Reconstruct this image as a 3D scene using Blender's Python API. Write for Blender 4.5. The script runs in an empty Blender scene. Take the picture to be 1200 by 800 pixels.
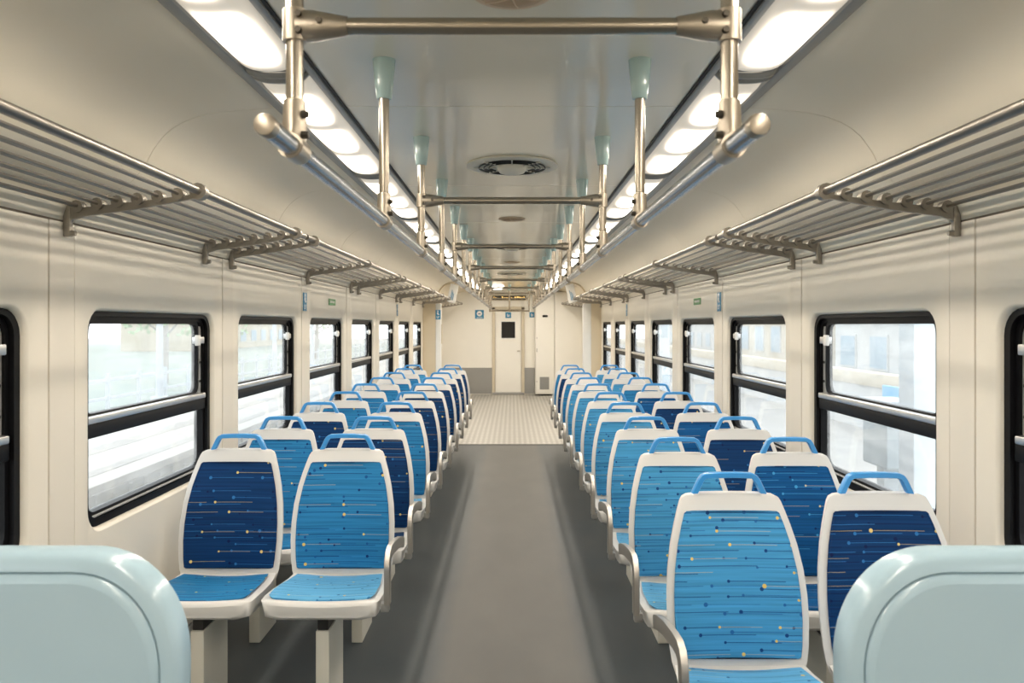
import bpy, bmesh, math, random
from mathutils import Vector, Matrix

random.seed(7)
SC = bpy.context.scene
COL = SC.collection
PI = math.pi

# ------------------------------------------------------------------ camera, world, exposure
CAM_Z = 1.58
cam_d = bpy.data.cameras.new('camera')
cam_d.sensor_width = 36.0
cam_d.lens = 36.0 * 917 / 1200
cam_d.shift_y = -19.0 / 1200
cam_d.clip_start = 0.05
cam_d.clip_end = 400
cam_d.dof.use_dof = True
cam_d.dof.focus_distance = 4.2
cam_d.dof.aperture_fstop = 5.6
cam = bpy.data.objects.new('camera', cam_d)
cam.location = (0, 0, CAM_Z)
cam.rotation_euler = (PI / 2, 0, 0)
COL.objects.link(cam)
SC.camera = cam

world = bpy.data.worlds.new('overcast_sky')
SC.world = world
world.use_nodes = True
wb = world.node_tree.nodes['Background']
wb.inputs[0].default_value = (0.985, 0.99, 1.0, 1)
wb.inputs[1].default_value = 1.45

SC.view_settings.view_transform = 'Standard'
SC.view_settings.look = 'None'
SC.view_settings.exposure = 0.95
SC.view_settings.gamma = 1.0
SC.view_settings.use_curve_mapping = False
LAMP_POWER = 34.0
SC.cycles.max_bounces = 10
SC.cycles.diffuse_bounces = 6
SC.cycles.transparent_max_bounces = 16
SC.cycles.caustics_reflective = False
SC.cycles.caustics_refractive = False
SC.cycles.sample_clamp_indirect = 6.0

# ------------------------------------------------------------------ materials
MATS = {}


class NT:
    def __init__(self, name):
        self.m = bpy.data.materials.new(name)
        self.m.use_nodes = True
        self.t = self.m.node_tree
        self.b = self.t.nodes['Principled BSDF']
        self.out = self.t.nodes['Material Output']
        MATS[name] = self.m

    def n(self, typ, **kw):
        nd = self.t.nodes.new(typ)
        for k, v in kw.items():
            setattr(nd, k, v)
        return nd

    def l(self, a, b):
        self.t.links.new(a, b)

    def put(self, sock, v):
        if hasattr(v, 'is_linked') or hasattr(v, 'links'):
            self.l(v, sock)
        else:
            sock.default_value = v

    def math(self, op, a, b=0.0, c=None):
        nd = self.n('ShaderNodeMath', operation=op)
        self.put(nd.inputs[0], a)
        self.put(nd.inputs[1], b)
        if c is not None:
            self.put(nd.inputs[2], c)
        return nd.outputs[0]

    def mix(self, fac, a, b):
        nd = self.n('ShaderNodeMix', data_type='RGBA')
        self.put(nd.inputs[0], fac)
        self.put(nd.inputs[6], a)
        self.put(nd.inputs[7], b)
        return nd.outputs[2]

    def noise(self, scale, detail=3.0, vec=None, rough=0.5):
        nd = self.n('ShaderNodeTexNoise')
        nd.inputs['Scale'].default_value = scale
        nd.inputs['Detail'].default_value = detail
        nd.inputs['Roughness'].default_value = rough
        if vec is not None:
            self.l(vec, nd.inputs['Vector'])
        return nd.outputs[0]

    def objco(self):
        return self.n('ShaderNodeTexCoord').outputs['Object']

    def geopos(self):
        return self.n('ShaderNodeNewGeometry').outputs['Position']

    def mapping(self, vec, scale=(1, 1, 1), loc=(0, 0, 0)):
        nd = self.n('ShaderNodeMapping')
        nd.inputs['Scale'].default_value = scale
        nd.inputs['Location'].default_value = loc
        self.l(vec, nd.inputs['Vector'])
        return nd.outputs[0]

    def ramp(self, fac, stops):
        nd = self.n('ShaderNodeValToRGB')
        el = nd.color_ramp.elements
        while len(el) < len(stops):
            el.new(0.5)
        for e, (p, c) in zip(el, stops):
            e.position = p
            e.color = c
        self.l(fac, nd.inputs[0])
        return nd.outputs[0]

    def bump(self, h, strength=0.1, dist=0.01):
        nd = self.n('ShaderNodeBump')
        nd.inputs['Strength'].default_value = strength
        nd.inputs['Distance'].default_value = dist
        self.l(h, nd.inputs['Height'])
        self.l(nd.outputs[0], self.b.inputs['Normal'])


def rgba(c):
    return (c[0], c[1], c[2], 1.0)


def simple(name, col, rough=0.5, metal=0.0, var=0.06, nscale=6.0, bump=0.0, spec=0.5, coat=0.0):
    """plain surface with a faint procedural mottling"""
    t = NT(name)
    f = t.noise(nscale, 4.0, t.objco())
    a = tuple(max(0.0, x * (1 - var)) for x in col)
    b = tuple(min(1.0, x * (1 + var)) for x in col)
    t.l(t.mix(f, rgba(a), rgba(b)), t.b.inputs['Base Color'])
    t.b.inputs['Roughness'].default_value = rough
    t.b.inputs['Metallic'].default_value = metal
    t.b.inputs['Specular IOR Level'].default_value = spec
    if coat:
        t.b.inputs['Coat Weight'].default_value = coat
        t.b.inputs['Coat Roughness'].default_value = 0.12
    if bump:
        t.bump(t.noise(nscale * 30, 2.0, t.objco()), bump, 0.002)
    return t.m


simple('wall_cream', (0.80, 0.75, 0.655), 0.45, var=0.03, nscale=2.5, bump=0.05)
simple('strip_cream', (0.775, 0.725, 0.635), 0.4, var=0.03, nscale=2.5)
simple('cove_cream', (0.86, 0.79, 0.655), 0.38, var=0.03, nscale=1.2)
simple('cove_tan', (0.66, 0.57, 0.42), 0.5, var=0.03)
simple('ceiling_enamel', (0.80, 0.755, 0.635), 0.16, var=0.03, nscale=1.5, coat=0.3)
simple('seam_dark', (0.16, 0.13, 0.10), 0.8)
simple('door_white', (0.87, 0.85, 0.795), 0.4, var=0.02)
simple('frame_tan', (0.62, 0.55, 0.43), 0.45, var=0.03)
simple('kick_grey', (0.33, 0.33, 0.32), 0.4, metal=0.4, nscale=3)
simple('black_rubber', (0.004, 0.004, 0.005), 0.45, var=0.2, spec=0.18)
simple('black_glass', (0.008, 0.008, 0.010), 0.08, var=0.1)
simple('alu_bar', (0.72, 0.72, 0.72), 0.28, metal=0.9, nscale=3)
simple('alu_track', (0.55, 0.55, 0.53), 0.4, metal=0.6)
simple('steel_pole', (0.43, 0.385, 0.32), 0.27, metal=1.0, nscale=3)
simple('steel_clamp', (0.46, 0.41, 0.34), 0.36, metal=1.0, nscale=10)
simple('rail_steel', (0.38, 0.41, 0.45), 0.25, metal=1.0, nscale=3)
simple('rack_steel', (0.25, 0.23, 0.205), 0.34, metal=1.0, nscale=4)
simple('rack_cast', (0.34, 0.315, 0.275), 0.42, metal=0.85, nscale=14)
simple('bolt_steel', (0.10, 0.09, 0.075), 0.4, metal=1.0)
simple('mint_plastic', (0.40, 0.55, 0.55), 0.2, var=0.04, coat=0.4)
simple('lamp_housing', (0.27, 0.28, 0.28), 0.35, metal=0.5)
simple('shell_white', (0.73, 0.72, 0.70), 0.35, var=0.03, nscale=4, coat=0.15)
simple('handle_blue', (0.05, 0.31, 0.71), 0.3, var=0.06, coat=0.2)
simple('arm_grey', (0.40, 0.38, 0.35), 0.34, metal=0.7, nscale=5)
simple('leg_cream', (0.74, 0.72, 0.64), 0.4, var=0.03)
simple('mount_black', (0.02, 0.02, 0.02), 0.5)
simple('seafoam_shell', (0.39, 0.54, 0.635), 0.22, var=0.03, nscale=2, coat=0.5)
simple('groove_teal', (0.31, 0.43, 0.49), 0.5)
simple('vent_white', (0.72, 0.69, 0.60), 0.4)
simple('vent_dark', (0.02, 0.02, 0.018), 0.6)
simple('speaker_brown', (0.42, 0.28, 0.16), 0.5, var=0.1)
simple('speaker_line', (0.60, 0.46, 0.32), 0.5)
simple('sign_blue', (0.02, 0.22, 0.42), 0.35)
simple('sign_white', (0.80, 0.80, 0.78), 0.4)
simple('sign_green', (0.05, 0.24, 0.07), 0.4)
simple('sign_ink', (0.05, 0.10, 0.22), 0.5)
simple('threshold_dark', (0.05, 0.05, 0.05), 0.5)
simple('ledge_grey', (0.30, 0.30, 0.29), 0.5)
# outside
simple('ground_ballast', (0.34, 0.33, 0.31), 0.9, var=0.25, nscale=1.5, bump=0.2)
simple('platform_top', (0.40, 0.38, 0.345), 0.8, var=0.1, nscale=1.0)
simple('platform_line', (0.31, 0.295, 0.27), 0.8, var=0.1)
simple('platform_face', (0.26, 0.25, 0.22), 0.9, var=0.25, nscale=1.2)
simple('field_grass', (0.27, 0.31, 0.28), 0.95, var=0.3, nscale=0.6)
simple('post_pale', (0.50, 0.54, 0.58), 0.6)
simple('bark', (0.40, 0.38, 0.36), 0.9, var=0.2)
simple('foliage_pale', (0.36, 0.46, 0.30), 0.9, var=0.3)
simple('house_white', (0.48, 0.49, 0.49), 0.8)
simple('house_cream', (0.50, 0.45, 0.36), 0.8)
simple('house_glass', (0.26, 0.36, 0.44), 0.3)
simple('house_roof', (0.42, 0.45, 0.48), 0.8)
simple('sign_board_blue', (0.16, 0.42, 0.66), 0.6)
simple('cabinet_grey', (0.34, 0.40, 0.43), 0.6)
simple('column_blue', (0.66, 0.74, 0.80), 0.6)


def glass(name, tint, refl):
    t = NT(name)
    tr = t.n('ShaderNodeBsdfTransparent')
    tr.inputs[0].default_value = rgba(tint)
    gl = t.n('ShaderNodeBsdfGlossy')
    gl.inputs['Roughness'].default_value = 0.03
    # milky veil mixed into the pane, stands in for overexposure haze
    df = t.n('ShaderNodeBsdfTranslucent')
    df.inputs[0].default_value = (0.94, 0.95, 0.94, 1)
    g = t.n('ShaderNodeNewGeometry')
    dp = t.n('ShaderNodeVectorMath', operation='DOT_PRODUCT')
    t.l(g.outputs['Normal'], dp.inputs[0])
    t.l(g.outputs['Incoming'], dp.inputs[1])
    inv = t.math('SUBTRACT', 1.0, t.math('ABSOLUTE', dp.outputs['Value']))
    fres = t.math('MULTIPLY_ADD', t.math('POWER', inv, 5.0), 0.45, 0.02)
    m1 = t.n('ShaderNodeMixShader')
    haze = t.math('MULTIPLY', t.noise(5.0, 5.0, t.mapping(t.objco(), (1, 1, 3))), refl)
    t.l(haze, m1.inputs[0])
    t.l(tr.outputs[0], m1.inputs[1])
    t.l(df.outputs[0], m1.inputs[2])
    m2 = t.n('ShaderNodeMixShader')
    t.l(fres, m2.inputs[0])
    t.l(m1.outputs[0], m2.inputs[1])
    t.l(gl.outputs[0], m2.inputs[2])
    t.l(m2.outputs[0], t.out.inputs[0])


glass('window_glass', (0.95, 0.98, 0.99), 0.28)


def lamp_mat():
    t = NT('lamp_diffuser')
    x = t.n('ShaderNodeSeparateXYZ')
    t.l(t.objco(), x.inputs[0])
    # three bulbs behind the opal cover: y = -0.47, 0, 0.47
    tot = None
    for c in (-0.47, 0.0, 0.47):
        d = t.math('SUBTRACT', x.outputs[1], c)
        d = t.math('DIVIDE', d, 0.14)
        g = t.math('POWER', 2.718, t.math('MULTIPLY', t.math('POWER', t.math('ABSOLUTE', d), 4.0), -1.0))
        tot = g if tot is None else t.math('ADD', tot, g)
    xe = t.math('DIVIDE', x.outputs[0], 0.050)
    cross = t.math('POWER', 2.718, t.math('MULTIPLY', t.math('POWER', t.math('ABSOLUTE', xe), 4.0), -1.0))
    s = t.math('MULTIPLY', tot, cross)
    st = t.math('MULTIPLY_ADD', s, LAMP_POWER, 0.20)
    t.b.inputs['Base Color'].default_value = (0.75, 0.70, 0.60, 1)
    t.b.inputs['Roughness'].default_value = 0.25
    t.b.inputs['Emission Color'].default_value = (1.0, 0.89, 0.745, 1)
    t.l(st, t.b.inputs['Emission Strength'])


lamp_mat()


def led_mat():
    t = NT('led_amber')
    t.b.inputs['Base Color'].default_value = (0.5, 0.25, 0.05, 1)
    t.b.inputs['Emission Color'].default_value = (1.0, 0.62, 0.18, 1)
    t.b.inputs['Emission Strength'].default_value = 1.1


led_mat()


def floor_mat():
    t = NT('floor_lino')
    p = t.geopos()
    s = t.n('ShaderNodeSeparateXYZ')
    t.l(p, s.inputs[0])
    wob = t.noise(1.3, 3.0, p)
    ax = t.math('ADD', t.math('ABSOLUTE', s.outputs[0]), t.math('MULTIPLY_ADD', wob, 0.10, -0.05))
    worn = t.ramp(ax, [(0.29, (1, 1, 1, 1)), (0.38, (0, 0, 0, 1))])
    speck = t.noise(160.0, 2.0, p)
    light_blot = t.noise(2.2, 5.0, t.mapping(p, (1.6, 0.7, 1)))  # blotchy tone, strengthened to stand in for bands of window light
    base = t.mix(light_blot, (0.030, 0.041, 0.048, 1), (0.064, 0.078, 0.086, 1))
    path = t.mix(light_blot, (0.060, 0.062, 0.059, 1), (0.112, 0.111, 0.103, 1))
    c = t.mix(worn, base, path)
    c2 = t.mix(t.math('MULTIPLY', speck, 0.35), c, (0.10, 0.10, 0.098, 1))
    t.l(c2, t.b.inputs['Base Color'])
    t.b.inputs['Roughness'].default_value = 0.5
    t.b.inputs['Specular IOR Level'].default_value = 0.35
    t.bump(speck, 0.08, 0.002)


floor_mat()


def plate_mat():
    t = NT('tread_plate')
    p = t.geopos()
    br = t.n('ShaderNodeTexVoronoi')
    br.inputs['Scale'].default_value = 14.0
    br.inputs['Randomness'].default_value = 0.0
    t.l(t.mapping(p, (1.0, 0.55, 1)), br.inputs['Vector'])
    d = t.ramp(br.outputs['Distance'], [(0.25, (1, 1, 1, 1)), (0.34, (0, 0, 0, 1))])
    c = t.mix(d, (0.36, 0.35, 0.325, 1), (0.55, 0.54, 0.51, 1))
    t.l(c, t.b.inputs['Base Color'])
    t.b.inputs['Metallic'].default_value = 0.35
    t.b.inputs['Roughness'].default_value = 0.42
    t.bump(d, 0.3, 0.004)


plate_mat()


def fabric(name, base, line, dotc, spark):
    t = NT(name)
    oc = t.objco()
    s = t.n('ShaderNodeSeparateXYZ')
    t.l(oc, s.inputs[0])
    rnd = t.n('ShaderNodeObjectInfo').outputs['Random']
    u = t.math('MULTIPLY_ADD', rnd, 7.31, s.outputs[0])
    isb = t.math('GREATER_THAN', s.outputs[1], 0.40)
    v = t.math('ADD', t.math('MULTIPLY', isb, s.outputs[2]), t.math('MULTIPLY', t.math('SUBTRACT', 1.0, isb), s.outputs[1]))
    v = t.math('MULTIPLY_ADD', rnd, 3.17, v)
    cv = t.n('ShaderNodeCombineXYZ')
    t.l(u, cv.inputs[0])
    t.l(v, cv.inputs[1])
    # soft woven streaks
    st = t.noise(1.0, 4.0, t.mapping(cv.outputs[0], (1.6, 85, 1)), 0.6)
    dk = tuple(x * 0.72 for x in base)
    lt = tuple(min(1, x * 1.2 + 0.002) for x in base)
    col = t.ramp(st, [(0.30, rgba(dk)), (0.50, rgba(base)), (0.72, rgba(lt))])

    def layer(col, cw, ch, prob, seed, rad, lw, lc, dc):
        vv = t.math('DIVIDE', v, ch)
        row = t.math('FLOOR', vv)
        fv = t.math('SUBTRACT', t.math('FRACT', vv), 0.5)
        wn0 = t.n('ShaderNodeTexWhiteNoise', noise_dimensions='1D')
        t.l(t.math('ADD', row, seed), wn0.inputs['W'])
        uu = t.math('ADD', t.math('DIVIDE', u, cw), t.math('MULTIPLY', wn0.outputs['Value'], 5.0))
        cell = t.math('FLOOR', uu)
        fu = t.math('FRACT', uu)
        wn = t.n('ShaderNodeTexWhiteNoise', noise_dimensions='2D')
        cc = t.n('ShaderNodeCombineXYZ')
        t.l(t.math('ADD', cell, seed), cc.inputs[0])
        t.l(row, cc.inputs[1])
        t.l(cc.outputs[0], wn.inputs['Vector'])
        sep = t.n('ShaderNodeSeparateColor')
        t.l(wn.outputs['Color'], sep.inputs[0])
        pres = t.math('LESS_THAN', wn.outputs['Value'], prob)
        start = t.math('MULTIPLY_ADD', sep.outputs[0], 0.5, 0.12)
        du = t.math('MULTIPLY', t.math('SUBTRACT', fu, start), cw)
        dv = t.math('MULTIPLY', fv, ch)
        dist = t.math('SQRT', t.math('ADD', t.math('MULTIPLY', du, du), t.math('MULTIPLY', dv, dv)))
        dot = t.math('LESS_THAN', dist, t.math('MULTIPLY_ADD', sep.outputs[1], rad * 0.5, rad * 0.6))
        lin = t.math('MULTIPLY', t.math('LESS_THAN', t.math('ABSOLUTE', dv), lw), t.math('GREATER_THAN', du, 0.0))
        lin = t.math('MULTIPLY', lin, pres)
        dot = t.math('MULTIPLY', dot, pres)
        col = t.mix(t.math('MULTIPLY', lin, 0.8), col, rgba(lc))
        return t.mix(dot, col, rgba(dc))

    col = layer(col, 0.33, 0.024, 0.66, 3.0, 0.0062, 0.0014, line, line)
    col = layer(col, 0.23, 0.029, 0.50, 11.0, 0.0065, 0.0011, spark, spark)
    col = layer(col, 0.21, 0.043, 0.42, 29.0, 0.0066, 0.0010, tuple(0.5 * (a + b) for a, b in zip(base, dotc)), dotc)
    t.l(col, t.b.inputs['Base Color'])
    t.b.inputs['Roughness'].default_value = 0.55
    t.b.inputs['Specular IOR Level'].default_value = 0.15


YEL = (0.75, 0.55, 0.16)
fabric('fabric_light', (0.060, 0.30, 0.57), (0.008, 0.055, 0.20), YEL, (0.02, 0.13, 0.36))
fabric('fabric_lit', (0.13, 0.42, 0.70), (0.02, 0.12, 0.33), YEL, (0.03, 0.20, 0.46))  # cushion blue brightened for light falling from above
fabric('fabric_mid', (0.022, 0.20, 0.44), (0.004, 0.035, 0.15), YEL, (0.01, 0.09, 0.28))
fabric('fabric_royal', (0.004, 0.085, 0.26), (0.003, 0.025, 0.12), (0.70, 0.62, 0.35), (0.05, 0.30, 0.62))
fabric('fabric_navy', (0.0012, 0.034, 0.125), (0.002, 0.012, 0.07), (0.70, 0.55, 0.20), (0.025, 0.16, 0.42))


# ------------------------------------------------------------------ mesh helpers
class MB:
    def __init__(self):
        self.bm = bmesh.new()

    def face(self, pts):
        vs = [self.bm.verts.new(p) for p in pts]
        try:
            return self.bm.faces.new(vs)
        except ValueError:
            return None

    def box(self, x0, x1, y0, y1, z0, z1, bev=0.0):
        m = Matrix.Translation(((x0 + x1) / 2, (y0 + y1) / 2, (z0 + z1) / 2)) @ Matrix.Diagonal((abs(x1 - x0), abs(y1 - y0), abs(z1 - z0), 1))
        r = bmesh.ops.create_cube(self.bm, size=1.0, matrix=m)
        if bev:
            es = list({e for v in r['verts'] for e in v.link_edges})
            bmesh.ops.bevel(self.bm, geom=es, offset=bev, segments=2, affect='EDGES', profile=0.5)
        return self

    def rings(self, rings, cap=True, closed=True):
        """loft a list of equal-length point rings"""
        rv = [[self.bm.verts.new(p) for p in r] for r in rings]
        n = len(rv[0])
        for a, b in zip(rv, rv[1:]):
            for i in range(n if closed else n - 1):
                j = (i + 1) % n
                try:
                    self.bm.faces.new((a[i], a[j], b[j], b[i]))
                except ValueError:
                    pass
        if cap:
            for r in (rv[0], rv[-1]):
                try:
                    self.bm.faces.new(r)
                except ValueError:
                    pass
        return self

    def tube(self, pts, r, n=10, cap=True):
        pts = [Vector(p) for p in pts]
        rs = r if isinstance(r, (list, tuple)) else [r] * len(pts)
        rings = []
        ref = None
        for i, p in enumerate(pts):
            if i == 0:
                d = pts[1] - p
            elif i == len(pts) - 1:
                d = p - pts[i - 1]
            else:
                d = (pts[i + 1] - p).normalized() + (p - pts[i - 1]).normalized()
            d.normalize()
            if ref is None:
                ref = Vector((0, 0, 1)) if abs(d.z) < 0.9 else Vector((1, 0, 0))
            a = d.cross(ref)
            a.normalize()
            b = d.cross(a)
            rings.append([p + (a * math.cos(2 * PI * k / n) + b * math.sin(2 * PI * k / n)) * rs[i] for k in range(n)])
        return self.rings(rings, cap)

    def lathe(self, prof, n=24, centre=(0, 0, 0)):
        """profile (r, z) spun about z"""
        cx, cy, cz = centre
        rings = [[(cx + r * math.cos(2 * PI * k / n), cy + r * math.sin(2 * PI * k / n), cz + z) for k in range(n)] for r, z in prof]
        return self.rings(rings, cap=True)

    def sweep_rect(self, path, w, t, normal_axis=0):
        """rectangular bar swept along a planar path of (a, b); the other axis is width w.
        normal_axis 0: path lies in yz, width along x; 1: path lies in xz, width along y"""
        rings = []
        n = len(path)
        for i, (a, b) in enumerate(path):
            p0 = path[max(0, i - 1)]
            p1 = path[min(n - 1, i + 1)]
            d = Vector((p1[0] - p0[0], p1[1] - p0[1]))
            d.normalize()
            nx, nz = -d.y, d.x
            c = 0.20
            ring = []
            for sw, st in ((-1, -1 + c), (-1, 1 - c), (-1 + c, 1), (1 - c, 1), (1, 1 - c), (1, -1 + c), (1 - c, -1), (-1 + c, -1)):
                q = (a + nx * st * t / 2, b + nz * st * t / 2)
                if normal_axis == 0:
                    ring.append((sw * w / 2, q[0], q[1]))
                else:
                    ring.append((q[0], sw * w / 2, q[1]))
            rings.append(ring)
        return self.rings(rings, cap=True)

    def move(self, v):
        bmesh.ops.translate(self.bm, verts=self.bm.verts, vec=v)
        return self

    def mesh(self, name, mat, smooth=40):
        bmesh.ops.recalc_face_normals(self.bm, faces=self.bm.faces)
        if smooth:
            lim = math.radians(smooth)
            for f in self.bm.faces:
                f.smooth = True
            for e in self.bm.edges:
                if len(e.link_faces) == 2:
                    a = e.calc_face_angle(0.0)
                    a0, a1 = sorted(f.calc_area() for f in e.link_faces)
                    if a > lim or (a > 0.1 and a1 > 25 * a0):
                        e.smooth = False
        me = bpy.data.meshes.new(name)
        self.bm.to_mesh(me)
        self.bm.free()
        me.materials.append(MATS[mat])
        return me

    def build(self, name, mat, parent=None, loc=None, smooth=40):
        return link(name, self.mesh(name, mat, smooth), parent, loc)


def link(name, data, parent=None, loc=None):
    o = bpy.data.objects.new(name, data)
    COL.objects.link(o)
    if parent is not None:
        o.parent = parent
    if loc is not None:
        o.location = loc
    return o


def tag(o, label, cat, group=None, kind=None):
    o['label'] = label
    o['category'] = cat
    if group:
        o['group'] = group
    if kind:
        o['kind'] = kind
    return o


def empty(name, loc=(0, 0, 0)):
    o = bpy.data.objects.new(name, None)
    o.empty_display_size = 0.1
    COL.objects.link(o)
    o.location = loc
    return o


def struct(name, label, cat, loc=(0, 0, 0)):
    return tag(empty(name, loc), label, cat, kind='structure')


ORD = ['first', 'second', 'third', 'fourth', 'fifth', 'sixth', 'seventh', 'eighth', 'ninth', 'tenth', 'eleventh', 'twelfth', 'thirteenth', 'fourteenth']


def rrect(y0, y1, z0, z1, r, n=6):
    """rounded rectangle loop, list of (y, z)"""
    pts = []
    for cy, cz, a0 in ((y1 - r, z1 - r, 0), (y0 + r, z1 - r, 90), (y0 + r, z0 + r, 180), (y1 - r, z0 + r, 270)):
        for k in range(n + 1):
            a = math.radians(a0 + 90 * k / n)
            pts.append((cy + r * math.cos(a), cz + r * math.sin(a)))
    return pts


# ------------------------------------------------------------------ dimensions
W = 1.60                  # half width at the walls
PITCH = 1.62
STRIP0 = 2.70             # near edge of a pillar strip; its width 0.16
Y_BACK, Y_BULK, Y_END = -2.0, 14.04, 17.9
Z_CEIL = CAM_Z + 0.80
Z_WALL = CAM_Z + 0.37
LX0, LX1 = 0.62, 0.855    # lamp channel
PANELS = range(-3, 7)     # panel n spans STRIP0+.16+n*PITCH .. STRIP0+(n+1)*PITCH
HOLE = (0.09, 1.355, 0.78, 1.65)   # window opening relative to panel start / floor
PLEN = PITCH - 0.16

# ------------------------------------------------------------------ floor
f = tag(MB().box(-W - 0.05, W + 0.05, Y_BACK - 0.1, 10.35, -0.06, 0).build('floor', 'floor_lino', smooth=0),
        'grey worn linoleum floor running down the aisle', 'floor', kind='structure')
f2 = tag(MB().box(-W - 0.05, W + 0.05, 10.35, Y_END + 0.2, -0.06, 0.001).build('floor', 'tread_plate', smooth=0),
         'pale metal tread plate floor between last seats and end door', 'floor', kind='structure')
tag(MB().box(-W, W, 10.335, 10.365, 0.0, 0.006).build('trim_1', 'threshold_dark'), 'dark threshold strip where linoleum meets tread plate', 'floor trim', kind='structure')


# ------------------------------------------------------------------ walls
def side_name(s):
    return 'left' if s < 0 else 'right'


def panel_mesh(s):
    mb = MB()
    bm = mb.bm
    y0, y1, z0, z1 = HOLE
    outer = [(0.003, 0), (PLEN - 0.003, 0), (PLEN - 0.003, Z_WALL - 0.003), (0.003, Z_WALL - 0.003)]
    loop = rrect(y0, y1, z0, z1, 0.10)
    ov = [bm.verts.new((s * W, a, b)) for a, b in outer]
    iv = [bm.verts.new((s * W, a, b)) for a, b in loop]
    es = [bm.edges.new((vs[i], vs[(i + 1) % len(vs)])) for vs in (ov, iv) for i in range(len(vs))]
    bmesh.ops.triangle_fill(bm, edges=es, use_beauty=True)
    # drop any triangle that closed the hole
    for fc in list(bm.faces):
        c = fc.calc_center_median()
        if all(v in iv for v in fc.verts) and y0 < c.y < y1 and z0 < c.z < z1:
            bm.faces.remove(fc)
    # rounded reveal
    prev = iv
    cy, cz = (y0 + y1) / 2, (z0 + z1) / 2
    for dx, ins in ((0.004, 0.006), (0.014, 0.012), (0.028, 0.015), (0.09, 0.016)):
        lp = rrect(y0 + ins, y1 - ins, z0 + ins, z1 - ins, 0.10 - ins * 0.6)
        cur = [bm.verts.new((s * (W + dx), a, b)) for a, b in lp]
        for i in range(len(cur)):
            j = (i + 1) % len(cur)
            bm.faces.new((prev[i], prev[j], cur[j], cur[i]))
        prev = cur
    # outer return so the panel has thickness
    bk = [bm.verts.new((s * (W + 0.03), a, b)) for a, b in outer]
    for i in range(4):
        j = (i + 1) % 4
        bm.faces.new((ov[i], ov[j], bk[j], bk[i]))
    return mb.mesh('wall_panel', 'wall_cream', 35)


def shell_mesh(s):
    """outer body skin with window cut-outs, keeps daylight out of the seams"""
    mb = MB()
    bm = mb.bm
    y0, y1, z0, z1 = HOLE
    outer = [(-0.16, -0.3), (PLEN, -0.3), (PLEN, Z_WALL + 0.1), (-0.16, Z_WALL + 0.1)]
    loop = rrect(y0 + 0.016, y1 - 0.016, z0 + 0.016, z1 - 0.016, 0.09)
    loops = []
    for x in (W + 0.0302, W + 0.0902):
        ov = [bm.verts.new((s * x, a, b)) for a, b in outer]
        iv = [bm.verts.new((s * x, a, b)) for a, b in loop]
        es = [bm.edges.new((vs[i], vs[(i + 1) % len(vs)])) for vs in (ov, iv) for i in range(len(vs))]
        bmesh.ops.triangle_fill(bm, edges=es, use_beauty=True)
        for fc in list(bm.faces):
            c = fc.calc_center_median()
            if all(v in iv for v in fc.verts) and y0 < c.y < y1 and z0 < c.z < z1:
                bm.faces.remove(fc)
    return mb.mesh('body_skin', 'seam_dark', 0)


walls = {}
for s in (-1, 1):
    wp, sk = panel_mesh(s), shell_mesh(s)
    w = struct('wall_' + side_name(s), 'cream panelled %s side wall with a row of windows' % side_name(s), 'wall')
    walls[s] = w
    stm = MB().box(min(s * (W - 0.003), s * (W + 0.028)), max(s * (W - 0.003), s * (W + 0.028)), 0.004, 0.156, 0, Z_WALL - 0.003, 0.0015).mesh('pillar_strip', 'strip_cream')
    for n in PANELS:
        y = STRIP0 + 0.16 + n * PITCH
        link('wall_panel', wp, w, (0, y, 0))
        link('body_skin', sk, w, (0, y, 0))
        link('pillar_strip', stm, w, (0, y - 0.16, 0))
    # vestibule part beyond the seats
    xa, xb = sorted((s * W, s * (W + 0.09)))
    for a, b, c, d in ((Y_BULK, 15.0, 0, Z_WALL), (16.5, Y_END + 0.1, 0, Z_WALL), (15.0, 16.5, 1.93, Z_WALL)):
        MB().box(xa, xb, a, b, c, d).build('vestibule_panel', 'wall_cream', w, smooth=0)
    dd = struct('door_%d' % (2 if s < 0 else 3), 'glazed side door in the %s wall of the far vestibule' % side_name(s), 'door', (0, 15.75, 0))
    xa, xb = sorted((s * (W + 0.02), s * (W + 0.06)))
    for q in (-1, 1):
        a, b = sorted((q * 0.01, q * 0.75))
        leaf = MB().box(xa, xb, a, b, 0.0, 0.85).box(xa, xb, a, b, 1.80, 1.93).box(xa, xb, *sorted((q * 0.01, q * 0.13)), 0.85, 1.80).box(xa, xb, *sorted((q * 0.62, q * 0.75)), 0.85, 1.80).build('door_leaf', 'door_white', dd, smooth=0)
        MB().box(s * (W + 0.038) - 0.003, s * (W + 0.038) + 0.003, *sorted((q * 0.125, q * 0.625)), 0.845, 1.805).build('pane', 'window_glass', leaf, smooth=0)
    tag(MB().box(min(s * W, s * (W - 0.02)), max(s * W, s * (W - 0.02)), Y_BACK, Y_BULK, 0.0, 0.10, 0.004).build('baseboard_' + side_name(s), 'ledge_grey'),
        'grey baseboard along the %s wall' % side_name(s), 'baseboard', kind='structure')
    tag(MB().box(min(s * (W - 0.002), s * (W + 0.03)), max(s * (W - 0.002), s * (W + 0.03)), Y_BACK, Y_BULK, Z_WALL - 0.004, Z_WALL + 0.003).build('trim_%d' % (2 if s < 0 else 3), 'seam_dark'),
        'thin dark seam trim above the windows on the %s wall' % side_name(s), 'trim', kind='structure')


# ------------------------------------------------------------------ cove panels, ceiling, lamp channel
COVE = [(W, 0.373), (1.582, 0.425), (1.525, 0.462), (1.45, 0.490), (1.39, 0.525), (1.347, 0.574), (1.312, 0.640), (1.275, 0.690), (1.24, 0.720), (1.204, 0.741), (1.155, 0.760), (1.107, 0.772), (1.05, 0.780), (0.985, 0.786), (LX1, 0.795)]


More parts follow.
